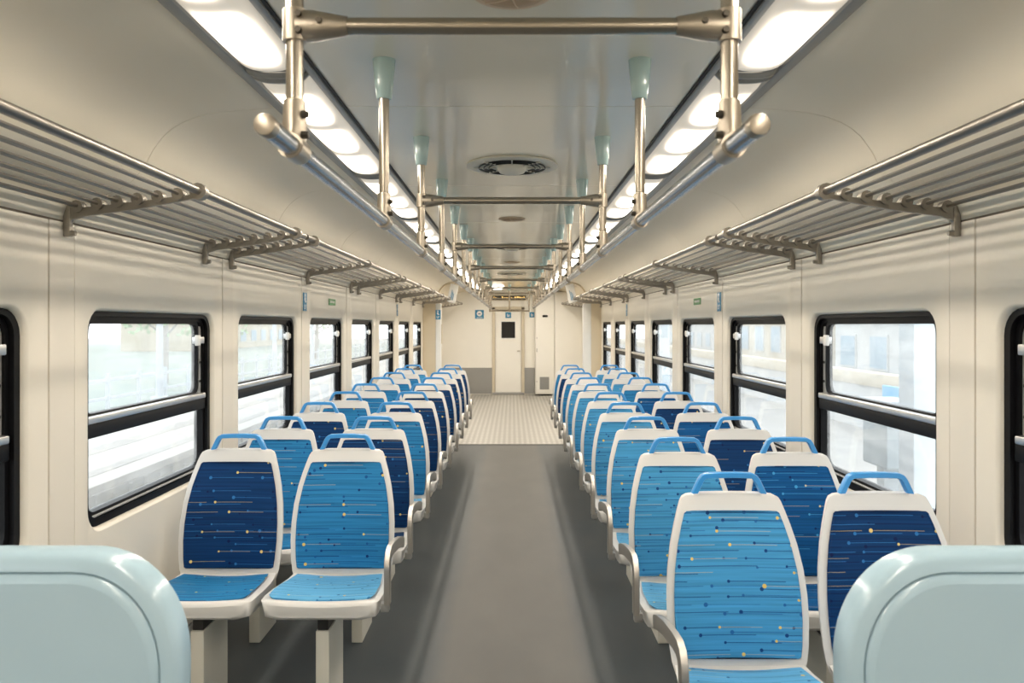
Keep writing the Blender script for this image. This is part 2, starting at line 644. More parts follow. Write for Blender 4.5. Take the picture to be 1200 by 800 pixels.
def cove_mesh(s, y0, y1, mat, dx=0.0, t=0.02):
    lo = [(s * x, CAM_Z + h) for x, h in COVE]
    mb = MB()
    r = []
    for y in (y0, y1):
        r.append([(x, y, z) for x, z in lo] + [(x + s * 0.01, y, z + t) for x, z in reversed(lo)])
    mb.rings(r, cap=True)
    if dx:
        mb.move((0, 0, dx))
    return mb.mesh('cove_panel', mat, 50)


seam_c = {}
for s in (-1, 1):
    cv = struct('ceiling_cove_' + side_name(s), 'curved cream ceiling cove above the %s luggage racks' % side_name(s), 'ceiling')
    cm = cove_mesh(s, 0.002, PITCH - 0.002, 'cove_cream')
    for n in PANELS:
        link('cove_panel', cm, cv, (0, STRIP0 + 0.16 + n * PITCH, 0))
    sm = cove_mesh(s, -0.03, 0.03, 'seam_dark', 0.021, 0.004)
    for n in PANELS:
        link('seam_backing', sm, cv, (0, STRIP0 + 0.16 + n * PITCH, 0))
    link('vestibule_cove', cove_mesh(s, Y_BULK + 0.03, Y_END, 'cove_tan'), cv)

ce = struct('ceiling', 'glossy flat cream centre ceiling between two lamp strips', 'ceiling')
cpm = MB().box(-LX0, LX0, 0.002, PITCH - 0.002, Z_CEIL, Z_CEIL + 0.02, 0.001).mesh('ceiling_panel', 'ceiling_enamel')
csm = MB().box(-LX0, LX0, -0.03, 0.03, Z_CEIL + 0.021, Z_CEIL + 0.03).mesh('seam_backing', 'seam_dark')
for n in PANELS:
    y = STRIP0 + 0.16 + n * PITCH
    link('ceiling_panel', cpm, ce, (0, y, 0))
    link('seam_backing', csm, ce, (0, y, 0))
MB().box(-LX0, LX0, STRIP0 + 0.16 + 7 * PITCH, Y_END, Z_CEIL, Z_CEIL + 0.02).build('vestibule_ceiling', 'ceiling_enamel', ce, smooth=0)
MB().box(-W - 0.1, W + 0.1, Y_BACK - 0.2, Y_END + 0.2, Z_CEIL + 0.10, Z_CEIL + 0.14).build('roof', 'seam_dark', ce, smooth=0)


def channel(s, idx):
    """lamp channel: a shallow metal tray with lips"""
    o = struct('trim_%d' % idx, 'grey metal lamp channel along the %s edge of the ceiling' % side_name(s), 'lamp channel')
    z = Z_CEIL
    a, b = sorted((s * LX0, s * LX1))
    MB().box(a, b, Y_BACK, Y_END, z + 0.012, z + 0.03).build('tray', 'lamp_housing', o, smooth=0)
    i0, i1 = sorted((s * (LX0 - 0.004), s * (LX0 + 0.020)))
    MB().box(i0, i1, Y_BACK, Y_END, z - 0.012, z + 0.012, 0.003).build('inner_lip', 'lamp_housing', o)
    i0, i1 = sorted((s * (LX0 - 0.014), s * (LX0 - 0.004)))
    MB().box(i0, i1, Y_BACK, Y_END, z - 0.006, z + 0.004).build('black_gasket', 'black_rubber', o)
    i0, i1 = sorted((s * (LX1 - 0.030), s * (LX1 + 0.006)))
    MB().box(i0, i1, Y_BACK, Y_END, z - 0.014, z + 0.012, 0.003).build('outer_lip', 'lamp_housing', o)
    return o


channel(-1, 4)
channel(1, 5)


def lamp_meshes():
    """opal cover bulging downwards with rounded ends; local y is the length"""
    hw, hl, dep = 0.088, 0.775, 0.042
    mb = MB()
    nx, ny = 10, 36
    grid = []
    for j in range(ny + 1):
        y = -hl + 2 * hl * j / ny
        row = []
        for i in range(nx + 1):
            u = -1 + 2 * i / nx
            e = 1 - max(0.0, (abs(y) - (hl - 0.10)) / 0.10) ** 2.2
            z = -dep * math.sqrt(max(0.0, 1 - abs(u) ** 2.4)) * math.sqrt(max(0.0, e))
            row.append(mb.bm.verts.new((u * hw, y, z)))
        grid.append(row)
    for j in range(ny):
        for i in range(nx):
            mb.bm.faces.new((grid[j][i], grid[j][i + 1], grid[j + 1][i + 1], grid[j + 1][i]))
    d = mb.mesh('diffuser', 'lamp_diffuser', 60)
    mb = MB()
    mb.box(-hw - 0.004, hw + 0.004, -hl - 0.004, hl + 0.004, 0.0, 0.006)
    b = mb.mesh('back_plate', 'lamp_housing', 0)
    c = []
    for sg in (-1, 1):
        mb = MB()
        arc = []
        for k in range(11):
            u = -1 + 2 * k / 10
            arc.append((u * (hw + 0.004), sg * (hl + 0.012), -0.030 * math.sqrt(max(0, 1 - abs(u) ** 2.4)) - 0.002))
        mb.tube(arc, 0.010, 6)
        c.append(mb.mesh('end_rim', 'lamp_housing', 50))
    return d, b, c


LD, LB, LC = lamp_meshes()
for s in (-1, 1):
    k = 0
    for n in range(-3, 9):  # last two in each channel are added to brighten the vestibule
        yc = 2.45 + PITCH * n + PITCH / 2
        o = empty('ceiling_lamp', (s * (LX0 + LX1) / 2 * 1.0 - s * 0.003, yc, Z_CEIL + 0.004))
        if n < -1:
            lab = 'opal strip lamp in the %s channel behind the viewpoint, %s' % (side_name(s), 'farther one' if n == -3 else 'nearer one')
        else:
            lab = 'lit opal strip lamp in the %s ceiling channel, %s from the foreground' % (side_name(s), ORD[k])
            k += 1
        tag(o, lab, 'lamp', 'opal strip lamps along the ceiling')
        link('diffuser', LD, o)
        link('back_plate', LB, o)
        for rim in LC:
            link('end_rim', rim, o)

# ------------------------------------------------------------------ windows
wz0, wz1 = HOLE[2] + 0.016, HOLE[3] - 0.016
wy0, wy1 = HOLE[0] + 0.016, HOLE[1] - 0.016
MIDZ = 1.185


def ringprism(mb, s, outer, inner, x0, x1):
    o0 = [(s * x0, a, b) for a, b in outer]
    i0 = [(s * x0, a, b) for a, b in inner]
    o1 = [(s * x1, a, b) for a, b in outer]
    i1 = [(s * x1, a, b) for a, b in inner]
    mb.rings([o1, o0, i0, i1], cap=False)


def window_parts(s):
    P = []
    # rubber frame with a stepped section
    mb = MB()
    ringprism(mb, s, rrect(wy0, wy1, wz0, wz1, 0.088), rrect(wy0 + 0.03, wy1 - 0.03, wz0 + 0.03, wz1 - 0.018, 0.07), W + 0.022, W + 0.088)
    ringprism(mb, s, rrect(wy0 + 0.02, wy1 - 0.02, wz0 + 0.02, wz1 - 0.012, 0.075), rrect(wy0 + 0.048, wy1 - 0.05, wz0 + 0.052, wz1 - 0.034, 0.06), W + 0.040, W + 0.086)
    P.append(('rubber_frame', mb.mesh('rubber_frame', 'black_rubber', 40), None))
    # sill ridge along the lower edge
    mb = MB()
    mb.box(*sorted((s * (W + 0.026), s * (W + 0.06))), wy0 + 0.07, wy1 - 0.07, wz0 + 0.034, wz0 + 0.040, 0.002)
    P.append(('sill_ridge', mb.mesh('sill_ridge', 'ledge_grey', 30), None))
    # middle bar
    mb = MB()
    mb.box(*sorted((s * (W + 0.030), s * (W + 0.075))), wy0 + 0.04, wy1 - 0.04, MIDZ - 0.045, MIDZ + 0.012, 0.004)
    P.append(('middle_bar', mb.mesh('middle_bar', 'black_rubber', 30), None))
    mb = MB()
    mb.box(*sorted((s * (W + 0.022), s * (W + 0.064))), wy0 + 0.03, wy1 - 0.05, MIDZ + 0.012, MIDZ + 0.040, 0.006)
    P.append(('sash_rail', mb.mesh('sash_rail', 'alu_bar', 30), None))
    # upper sliding sash edge
    mb = MB()
    ringprism(mb, s, rrect(wy0 + 0.045, wy1 - 0.085, MIDZ + 0.038, wz1 - 0.03, 0.05), rrect(wy0 + 0.057, wy1 - 0.103, MIDZ + 0.048, wz1 - 0.048, 0.045), W + 0.048, W + 0.078)
    P.append(('upper_sash', mb.mesh('upper_sash', 'black_rubber', 40), None))
    # aluminium guide strip with screws at the far end
    mb = MB()
    mb.box(*sorted((s * (W + 0.050), s * (W + 0.080))), wy1 - 0.086, wy1 - 0.046, MIDZ + 0.03, wz1 - 0.06)
    P.append(('guide_strip', mb.mesh('guide_strip', 'alu_track', 0), None))
    for zz in (MIDZ + 0.10, MIDZ + 0.20):
        mb = MB()
        mb.tube([(s * (W + 0.046), wy1 - 0.066, zz), (s * (W + 0.052), wy1 - 0.066, zz)], 0.007, 8)
        P.append(('screw', mb.mesh('screw', 'mount_black', 40), 'guide_strip'))
    # latch
    mb = MB()
    mb.box(*sorted((s * (W + 0.026), s * (W + 0.058))), wy1 - 0.145, wy1 - 0.060, wz1 - 0.150, wz1 - 0.115, 0.004)
    P.append(('latch', mb.mesh('latch', 'alu_bar', 30), None))
    mb = MB()
    mb.box(*sorted((s * (W + 0.018), s * (W + 0.040))), wy1 - 0.160, wy1 - 0.125, wz1 - 0.160, wz1 - 0.105, 0.005)
    P.append(('latch_tab', mb.mesh('latch_tab', 'sign_white', 30), 'latch'))
    # panes
    mb = MB()
    mb.box(*sorted((s * (W + 0.062), s * (W + 0.066))), wy0 + 0.05, wy1 - 0.09, MIDZ + 0.03, wz1 - 0.035)
    P.append(('upper_pane', mb.mesh('upper_pane', 'window_glass', 0), None))
    mb = MB()
    mb.box(*sorted((s * (W + 0.070), s * (W + 0.074))), wy0 + 0.04, wy1 - 0.045, wz0 + 0.045, MIDZ - 0.03)
    P.append(('lower_pane', mb.mesh('lower_pane', 'window_glass', 0), None))
    return P


wi = 1
for s in (-1, 1):
    parts = window_parts(s)
    k = 0
    for n in PANELS:
        y = STRIP0 + 0.16 + n * PITCH
        if n < -1:
            lab = 'black framed window in the %s wall behind the viewpoint, %s' % (side_name(s), 'farther one' if n == -3 else 'nearer one')
        elif n == -1:
            lab = 'black framed %s window cut off by the edge of the picture' % side_name(s)
        else:
            lab = 'black framed sliding window, %s full window from the foreground on the %s' % (ORD[k], side_name(s))
            k += 1
        wo = struct('window_%d' % wi, lab, 'window', (0, y, 0))
        wo['group'] = 'train windows'
        wi += 1
        made = {}
        for nm, me, par in parts:
            made[nm] = link(nm, me, made[par] if par else wo)

# ------------------------------------------------------------------ end wall, bulkhead, door, rear wall
sec = [(-x, CAM_Z + h) for x, h in COVE]
prof_full = [(-W, 0)] + sec + [(x, z) for x, z in [(-p[0], p[1]) for p in reversed(sec)]] + [(W, 0)]


def section_wall(name, y0, y1, mat, grow=0.05):
    mb = MB()
    g = [(x * (1 + grow / W), z + (grow if z > 0.1 else 0)) for x, z in prof_full]
    mb.rings([[(x, y0, z) for x, z in g], [(x, y1, z) for x, z in g]], cap=True)
    return mb.build(name, mat, smooth=30)


tag(section_wall('wall_front', Y_END, Y_END + 0.1, 'door_white'), 'cream end wall at the far end of the carriage', 'wall', kind='structure')
tag(section_wall('wall_back', Y_BACK - 0.1, Y_BACK, 'wall_cream'), 'cream wall behind the viewpoint closing the carriage', 'wall', kind='structure')
for nm, a, b, l in (('trim_6', -1.58, -0.44, 'left'), ('trim_7', 0.27, 0.52, 'right')):
    tag(MB().box(a, b, Y_END - 0.012, Y_END - 0.001, 0.02, 0.61, 0.003).build(nm, 'kick_grey'), 'grey metal kick panel on end wall, %s of the door' % l, 'kick panel', kind='structure')

dr = struct('door_1', 'white end door with small dark window at the far end', 'door', (-0.085, Y_END, 0))
MB().box(-0.29, 0.29, -0.03, -0.002, 0.05, 1.93, 0.004).build('door_leaf', 'door_white', dr)
fr = MB()
fr.box(-0.37, -0.30, -0.045, -0.001, 0, 1.99, 0.004)
fr.box(0.30, 0.37, -0.045, -0.001, 0, 1.99, 0.004)
fr.box(-0.37, 0.37, -0.045, -0.001, 1.935, 2.0, 0.004)
fr.build('door_frame', 'frame_tan', dr)
MB().box(-0.36, 0.36, -0.10, -0.001, 0.0, 0.05, 0.004).build('door_sill', 'kick_grey', dr)
pn = MB().box(-0.175, 0.175, -0.040, -0.028, 1.27, 1.68, 0.004).build('window_frame', 'sign_white', dr)
MB().box(-0.155, 0.155, -0.046, -0.038, 1.29, 1.66, 0.002).build('pane', 'black_glass', pn)
MB().box(0.20, 0.27, -0.07, -0.045, 0.985, 1.005, 0.004).tube([(0.255, -0.03, 0.995), (0.255, -0.06, 0.995)], 0.012, 8).build('handle', 'steel_clamp', dr)


def blue_sign(name, label, loc, w, h, rot, icon, cat='sign'):
    o = empty(name, loc)
    o.rotation_euler = (0, 0, rot)
    MB().box(-w / 2, w / 2, -0.004, 0, -h / 2, h / 2).build('plate', 'sign_blue', o, smooth=0)
    mb = MB()
    if icon == 'round':
        mb.lathe([(w * 0.30, 0), (w * 0.30, 0.002)], 20)
        bmesh.ops.rotate(mb.bm, verts=mb.bm.verts, matrix=Matrix.Rotation(PI / 2, 3, 'X'))
        mb.move((0, -0.0045, h * 0.08))
        mb.build('pictogram', 'sign_white', o)
        MB().box(-w * 0.14, w * 0.14, -0.008, -0.0066, 0, h * 0.10).build('pictogram_mark', 'sign_ink', o, smooth=0)
        mb = MB().box(-w * 0.34, w * 0.34, -0.0055, -0.0042, -h * 0.40, -h * 0.34)
        mb.build('caption', 'sign_white', o, smooth=0)
    elif icon == 'seat':
        mb.lathe([(w * 0.16, 0), (w * 0.16, 0.002)], 14)
        bmesh.ops.rotate(mb.bm, verts=mb.bm.verts, matrix=Matrix.Rotation(PI / 2, 3, 'X'))
        mb.move((-w * 0.05, -0.0045, h * 0.36))
        mb.box(-w * 0.22, w * 0.10, -0.0065, -0.0045, h * 0.05, h * 0.24)
        mb.box(-w * 0.10, w * 0.28, -0.0065, -0.0045, -h * 0.03, h * 0.05)
        mb.build('pictogram', 'sign_white', o, smooth=0)
        for q in range(3):
            MB().box(-w * 0.32, w * (0.30 - 0.08 * q), -0.0055, -0.0042, -h * (0.20 + 0.09 * q), -h * (0.165 + 0.09 * q)).build('text_line', 'sign_white', o, smooth=0)
    else:
        mb.box(-w * 0.20, -w * 0.06, -0.0065, -0.0045, -h * 0.22, h * 0.25)
        mb.box(-w * 0.20, w * 0.22, -0.0065, -0.0045, -h * 0.26, -h * 0.12)
        mb.box(w * 0.08, w * 0.22, -0.0065, -0.0045, -h * 0.2, h * 0.12)
        mb.build('pictogram', 'sign_white', o, smooth=0)
    return tag(o, label, cat)


blue_sign('wall_sign', 'large blue pictogram sign on end wall left of the door', (-0.745, Y_END - 0.002, 1.83), 0.20, 0.20, 0, 'round')
blue_sign('wall_sign', 'small blue pictogram sign above the end door window', (-0.085, Y_END - 0.035, 1.81), 0.13, 0.13, 0, 'mark')
blue_sign('wall_sign', 'small blue pictogram sign on end wall right of the door', (0.455, Y_END - 0.002, 1.82), 0.11, 0.12, 0, 'mark')

# LED board above the end door
o = tag(empty('led_display', (-0.06, Y_END, CAM_Z + 0.625)), 'black display board with amber lettering above the end door', 'display')
MB().box(-0.42, 0.40, -0.05, -0.001, -0.065, 0.065, 0.006).build('case', 'frame_tan', o)
MB().box(-0.39, 0.37, -0.056, -0.048, -0.048, 0.048, 0.002).build('screen', 'black_glass', o)
rl = random.Random(3)
x = -0.36
while x < 0.34:
    wd = rl.choice((0.018, 0.03, 0.045))
    if not (-0.29 < x < -0.22 or 0.03 < x < 0.10):
        zz = rl.choice((0.012, 0.022, 0.028))
        MB().box(x, x + wd, -0.0585, -0.0555, -0.026, zz).build('led_segment', 'led_amber', o, smooth=0)
    x += wd + 0.012

# cabinets right of the end door
for a, b, nm in ((0.53, 0.955, 0), (0.96, 1.58, 1)):
    o = tag(empty('wall_cabinet', ((a + b) / 2, Y_END, 0)),
            ['tall white cabinet with lower vent grille right of the end door', 'tall plain white cabinet in the far right corner'][nm], 'cabinet')
    h = (b - a) / 2
    d = -0.34 if nm == 0 else -0.40
    MB().box(-h, h, d + 0.02, -0.002, 0.03, 2.33, 0.006).build('body', 'door_white', o)
    MB().box(-h + 0.012, h - 0.012, d, d + 0.02, 0.05, 2.30, 0.006).build('door', 'door_white', o)
    if nm == 0:
        MB().box(-0.06, 0.06, d - 0.012, d + 0.002, 1.76, 1.81, 0.012).build('recess_handle', 'black_rubber', o)
        MB().box(-h + 0.02, -h + 0.035, d - 0.012, d + 0.002, 0.98, 1.06, 0.003).build('lock', 'kick_grey', o)
        for zz in (0.30, 1.28):
            MB().box(-h + 0.02, -h + 0.035, d - 0.006, d + 0.002, zz, zz + 0.03, 0.003).build('hinge', 'kick_grey', o)
        g = MB().box(-0.12, 0.09, d - 0.006, d + 0.002, 0.14, 0.42, 0.002).build('vent_grille', 'kick_grey', o)
        for q in range(9):
            MB().box(-0.105, 0.075, d - 0.010, d - 0.005, 0.155 + q * 0.029, 0.169 + q * 0.029).build('grille_slat', 'ledge_grey', g, smooth=0)

# bulkhead frames where the seating bay ends
for s in (-1, 1):
    o = struct('trim_%d' % (8 if s < 0 else 9), 'tan partition post and arch edge at the end of the seats, %s' % side_name(s), 'partition')
    wx = 1.37 if s < 0 else 1.42
    a, b = sorted((s * wx, s * (W + 0.02)))
    MB().box(a, b, Y_BULK, Y_BULK + 0.06, 0, Z_WALL + 0.02, 0.003).build('tan_panel', 'cove_tan', o)
    a, b = sorted((s * (wx - (0.10 if s < 0 else 0.15)), s * wx))
    MB().box(a, b, Y_BULK - 0.01, Y_BULK + 0.08, 0, 1.97, 0.012).build('white_post', 'sign_white', o)
    MB().box(*sorted((s * (wx - 0.12), s * (wx - 0.10))), Y_BULK + 0.01, Y_BULK + 0.03, 1.25, 1.60, 0.005).build('grip', 'frame_tan', o)
    arch = [(s * x * 0.985, Y_BULK + 0.02, CAM_Z + h - 0.012) for x, h in COVE]
    MB().tube(arch, 0.014, 8).build('arch_edge', 'cove_tan', o)
    b_ = empty('notice_board', (s * 1.06, Y_BULK - 0.03, CAM_Z + 0.57))
    b_.rotation_euler = (0, -s * 0.22, 0)
    MB().box(-0.075, 0.075, -0.006, 0.006, -0.165, 0.165, 0.003).build('board', 'sign_white', b_)
    for q in range(3):
        MB().box(-0.025 + q * 0.02, -0.015 + q * 0.02, -0.009, -0.005, -0.12, 0.06 - q * 0.03).build('text_line', 'sign_blue', b_, smooth=0)
    MB().tube([(0, 0, 0.16), (0, 0.01, 0.21)], 0.006, 6).build('hanger', 'kick_grey', b_)
    tag(b_, 'tilted white notice board with blue text by the far arch, %s' % side_name(s), 'sign')
    if s < 0:
        blue_sign('wall_sign', 'small blue sign on white post at the far left partition', (-1.325, Y_BULK - 0.012, 1.77), 0.09, 0.17, 0, 'seat')

# wall stickers
for s in (-1, 1):
    rot = PI / 2 if s < 0 else -PI / 2
    ys = STRIP0 + 0.08 + 2 * PITCH
    blue_sign('wall_sticker', 'tall narrow blue seat sticker on %s wall pillar, near one' % side_name(s), (s * (W - 0.005), ys, 1.76), 0.10, 0.145 if s > 0 else 0.14, rot, 'seat')
    blue_sign('wall_sticker', 'tall narrow blue seat sticker on %s wall pillar, far one' % side_name(s), (s * (W - 0.005), ys + 3 * PITCH, 1.79), 0.10, 0.16, rot, 'seat')
    o = tag(empty('exit_sign', (s * (W - 0.001), 6.95 if s < 0 else 6.75, 1.785)), 'small green rectangular sign above third full window on the %s' % side_name(s), 'sign')
    o.rotation_euler = (0, 0, rot)
    MB().box(-0.125, 0.125, -0.004, 0, -0.028, 0.028).build('plate', 'sign_green', o, smooth=0)
    mb = MB()
    for q in range(6):
        mb.box(-0.085 + q * 0.03, -0.066 + q * 0.03, -0.0055, -0.0042, -0.008, 0.010)
    mb.build('text_line', 'sign_white', o, smooth=0)

# ------------------------------------------------------------------ ceiling vents and speakers
for i, y in enumerate((3.9, 7.95, 12.0)):
    o = tag(empty('ceiling_vent', (0, y, Z_CEIL)), 'round ceiling air vent with dark louvres and pale dome, %s from the foreground' % ORD[i], 'vent', 'round ceiling vents')
    MB().lathe([(0.185, -0.002), (0.225, -0.001), (0.228, -0.010), (0.205, -0.016), (0.185, -0.012)], 40).build('outer_ring', 'vent_white', o)
    MB().lathe([(0.0, 0.0005), (0.19, 0.0005), (0.19, -0.004), (0.0, -0.004)], 32).build('dark_throat', 'vent_dark', o)
    for r in (0.165, 0.140, 0.115):
        MB().lathe([(r - 0.010, -0.006), (r, -0.020), (r + 0.003, -0.019), (r - 0.006, -0.005)], 32).build('louvre_ring', 'vent_dark', o)
    for q in range(8):
        a = 2 * PI * q / 8 + PI / 2
        MB().tube([(0.08 * math.cos(a), 0.08 * math.sin(a), -0.016), (0.19 * math.cos(a), 0.19 * math.sin(a), -0.016)], 0.004, 6).build('spoke', 'vent_white', o)
    MB().lathe([(0.001, -0.050), (0.035, -0.048), (0.062, -0.040), (0.072, -0.026), (0.074, -0.012), (0.074, -0.004), (0.001, -0.004)], 28).build('centre_dome', 'vent_white', o)
for i, y in enumerate((1.87, 5.88, 9.9)):
    o = tag(empty('ceiling_speaker', (0, y, Z_CEIL)), 'small round brown ceiling speaker grille, %s from the foreground' % ORD[i], 'speaker', 'brown ceiling speakers')
    MB().lathe([(0.001, -0.018), (0.05, -0.016), (0.082, -0.009), (0.092, -0.001)], 28).build('grille', 'speaker_brown', o)
    MB().lathe([(0.090, -0.0005), (0.100, -0.0005), (0.100, -0.006), (0.090, -0.008)], 28).build('rim', 'speaker_line', o)
    for q in range(3):
        a = PI * q / 3 + 0.35
        pts = [(r * math.cos(a), r * math.sin(a), -0.0185 + 0.010 * (r / 0.085) ** 2) for r in (-0.085, -0.05, 0, 0.05, 0.085)]
        MB().tube(pts, 0.0022, 5).build('cross_rib', 'speaker_line', o)

# added fill light, shaped as a round lamp, to brighten the vestibule
t = NT('fill_round')
t.b.inputs['Base Color'].default_value = (0.8, 0.78, 0.72, 1)
t.b.inputs['Emission Color'].default_value = (1.0, 0.93, 0.82, 1)
t.b.inputs['Emission Strength'].default_value = 16.0
o = tag(empty('vestibule_fill', (-0.3, 16.6, Z_CEIL)), 'added round fill light on the far vestibule ceiling before the end door', 'lamp')
MB().lathe([(0.001, -0.035), (0.08, -0.032), (0.13, -0.020), (0.15, -0.004)], 28).build('diffuser', 'fill_round', o)
MB().lathe([(0.148, -0.001), (0.165, -0.001), (0.165, -0.010), (0.150, -0.012)], 28).build('rim', 'lamp_housing', o)

# ------------------------------------------------------------------ overhead handrails
PX, ZR, ZB = 0.386, CAM_Z + 0.313, CAM_Z + 0.531
POLE0, PSP, NPOLE = 1.39, 0.972, 14
pole_m = MB().tube([(0, 0, ZR + 0.02), (0, 0, Z_CEIL - 0.10)], 0.0155, 14).mesh('pole', 'steel_pole')
cone_m = MB().lathe([(0.020, -0.118), (0.0225, -0.116), (0.028, -0.075), (0.033, -0.02), (0.0345, 0.0), (0.0, 0.0)], 20, (0, 0, Z_CEIL)).mesh('ceiling_socket', 'mint_plastic', 50)
mb = MB()
mb.rings([[(math.cos(2 * PI * k / 14) * rx, math.sin(2 * PI * k / 14) * ry, z) for k in range(14)] for z, rx, ry in
          ((ZR - 0.005, 0.019, 0.024), (ZR + 0.015, 0.020, 0.026), (ZR + 0.045, 0.0215, 0.023), (ZR + 0.085, 0.0195, 0.0195))])
mb.tube([(0, -0.030, ZR), (0, 0.030, ZR)], 0.0225, 14)
sock_m = mb.mesh('rail_clamp', 'steel_clamp')


def bolts_mesh(s):
    return [MB().tube([(-s * 0.016, -0.012, z), (-s * 0.028, -0.012, z)], [0.0075, 0.0065], 8).mesh('clamp_bolt', 'bolt_steel') for z in (ZR + 0.022, ZR + 0.058)]


for s in (-1, 1):
    o = empty('overhead_handrail', (s * PX, POLE0, 0))
    tag(o, 'long steel overhead handrail hung from mint ceiling sockets, %s of the aisle' % side_name(s), 'handrail')
    y1 = POLE0 + (NPOLE - 1) * PSP + 0.15
    MB().tube([(0, -0.165, ZR), (0, y1 - POLE0, ZR)], 0.0175, 16).build('rail', 'rail_steel', o)
    bm_ = bolts_mesh(s)
    MB().rings([[(math.cos(2 * PI * k / 14) * r, y, ZR + math.sin(2 * PI * k / 14) * r) for k in range(14)] for y, r in
                ((-0.150, 0.0185), (-0.168, 0.0185), (-0.172, 0.0165), (-0.174, 0.010))]).build('end_cap', 'steel_clamp', o)
    for i in range(NPOLE):
        p = link('pole', pole_m, o, (0, i * PSP, 0))
        link('ceiling_socket', cone_m, p)
        c = link('rail_clamp', sock_m, p)
        for b_ in bm_:
            link('clamp_bolt', b_, p)

cl = []
for s in (-1, 1):
    mb = MB()
    # collar round the pole and tapered sleeve over the bar
    mb.tube([(s * PX, 0, ZB - 0.028), (s * PX, 0, ZB + 0.028)], 0.021, 14)
    q = []
    for x, hy, hz in ((PX - 0.005, 0.022, 0.028), (PX - 0.035, 0.023, 0.028), (PX - 0.075, 0.019, 0.020), (PX - 0.095, 0.0165, 0.0165)):
        q.append([(s * x, math.cos(2 * PI * k / 12) * hy, ZB + math.sin(2 * PI * k / 12) * hz) for k in range(12)])
    mb.rings(q)
    scr = [MB().tube([(s * (PX - dx), -0.018, ZB + dz), (s * (PX - dx), -0.0265, ZB + dz)], [0.0065, 0.0055], 8).mesh('clamp_screw', 'bolt_steel')
           for dx, dz in ((0.012, 0.014), (0.012, -0.014), (0.048, 0.002))]
    cl.append((mb.mesh('end_clamp', 'steel_clamp'), scr))
bar_m = MB().tube([(-PX + 0.03, 0, ZB), (PX - 0.03, 0, ZB)], 0.0148, 14).mesh('bar', 'steel_pole')
for k, i in enumerate(range(0, NPOLE, 2)):
    o = tag(empty('cross_bar', (0, POLE0 + i * PSP, 0)), 'steel cross bar clamped between the two overhead handrails, %s from the foreground' % ORD[k], 'grab bar', 'cross bars between the handrails')
    link('bar', bar_m, o)
    for a, b in cl:
        e = link('end_clamp', a, o)
        for q in b:
            link('clamp_screw', q, e)

# rail frame in the vestibule
o = tag(empty('rail_frame', (-0.05, 15.4, 0)), 'steel rail frame hung from the ceiling before the end door', 'handrail')
MB().tube([(-PX, 0, ZR - 0.03), (PX, 0, ZR - 0.03)], 0.018, 10).build('rail', 'steel_pole', o)
MB().tube([(-PX, 0, ZB), (PX, 0, ZB)], 0.014, 10).build('rail', 'steel_pole', o)
for x in (-PX, 0, PX):
    p = MB().tube([(x, 0, ZR - 0.05), (x, 0, Z_CEIL - 0.09)], 0.016, 10).build('post', 'steel_pole', o)
    MB().lathe([(0.020, -0.118), (0.028, -0.075), (0.0345, 0.0), (0.0, 0.0)], 14, (x, 0, Z_CEIL)).build('ceiling_socket', 'mint_plastic', p)

# ------------------------------------------------------------------ luggage racks
RX0, RX1 = 1.115, 1.545       # front and rear bar
RH0, RH1 = 0.478, 0.425       # their heights above the camera


def rack_bracket(s):
    mb = MB()
    t = 0.011
    # wall leg
    mb.box(*sorted((s * (W - 0.004), s * (W - 0.030))), -t, t, CAM_Z + 0.315, CAM_Z + 0.425, 0.004)
    # tapered arm polygon in xz
    up = [(W - 0.006, 0.432), (RX1, RH1 - 0.008), (1.33, 0.440), (RX0 + 0.02, RH0 - 0.012)]
    lo = [(RX0, RH0 - 0.024), (1.33, 0.414), (RX1 - 0.02, 0.388), (1.565, 0.376), (W - 0.022, 0.350), (W - 0.006, 0.345)]
    poly = up + lo
    r = [[(s * x, y, CAM_Z + h) for x, h in poly] for y in (-0.007, 0.007)]
    mb.rings(r)
    # cradles
    for i in range(7):
        f_ = i / 6
        x, h = RX0 + (RX1 - RX0) * f_, RH0 + (RH1 - RH0) * f_
        rr = 0.030 if i == 0 else 0.0215
        mb.tube([(s * x, -0.017, CAM_Z + h - 0.003), (s * x, 0.017, CAM_Z + h - 0.003)], rr, 12)
    # screw knob under the leg
    mb.tube([(s * (W - 0.028), 0, CAM_Z + 0.328), (s * (W - 0.045), 0, CAM_Z + 0.328)], [0.012, 0.009], 8)
    return mb.mesh('bracket', 'rack_cast', 35)


SECTIONS = [(-1.9, 0.98, (-1.75, -0.4, 0.82)), (1.03, 4.20, (1.22, 2.79, 4.04)), (4.24, 7.86, (4.42, 6.07, 7.70)), (7.90, 10.88, (8.07, 9.40, 10.72)), (10.92, 14.0, (11.1, 12.55, 13.9)), (14.25, 17.4, (14.5, 17.2))]
for s in (-1, 1):
    bk = rack_bracket(s)
    for k, (a, b, br) in enumerate(SECTIONS):
        o = empty('luggage_rack', (0, a, 0))
        lab = ('steel bar luggage rack on the %s wall behind the viewpoint' % side_name(s)) if k == 0 else \
              'steel bar luggage rack on the %s wall, %s section from the foreground' % (side_name(s), ORD[k - 1])
        tag(o, lab, 'luggage rack', 'luggage rack sections above the windows')
        for i in range(7):
            f_ = i / 6
            x, h = RX0 + (RX1 - RX0) * f_, RH0 + (RH1 - RH0) * f_
            MB().tube([(s * x, 0, CAM_Z + h), (s * x, b - a, CAM_Z + h)], 0.0155 if i == 0 else 0.0078, 12 if i == 0 else 8).build('rack_bar', 'rack_steel', o)
        for y in br:
            link('bracket', bk, o, (0, y - a, 0))


# ------------------------------------------------------------------ seats
def lerp_tab(tab, z):
    for (a, b), (c, d) in zip(tab, tab[1:]):
        if z <= c:
            return b + (d - b) * (z - a) / (c - a)
    return tab[-1][1]


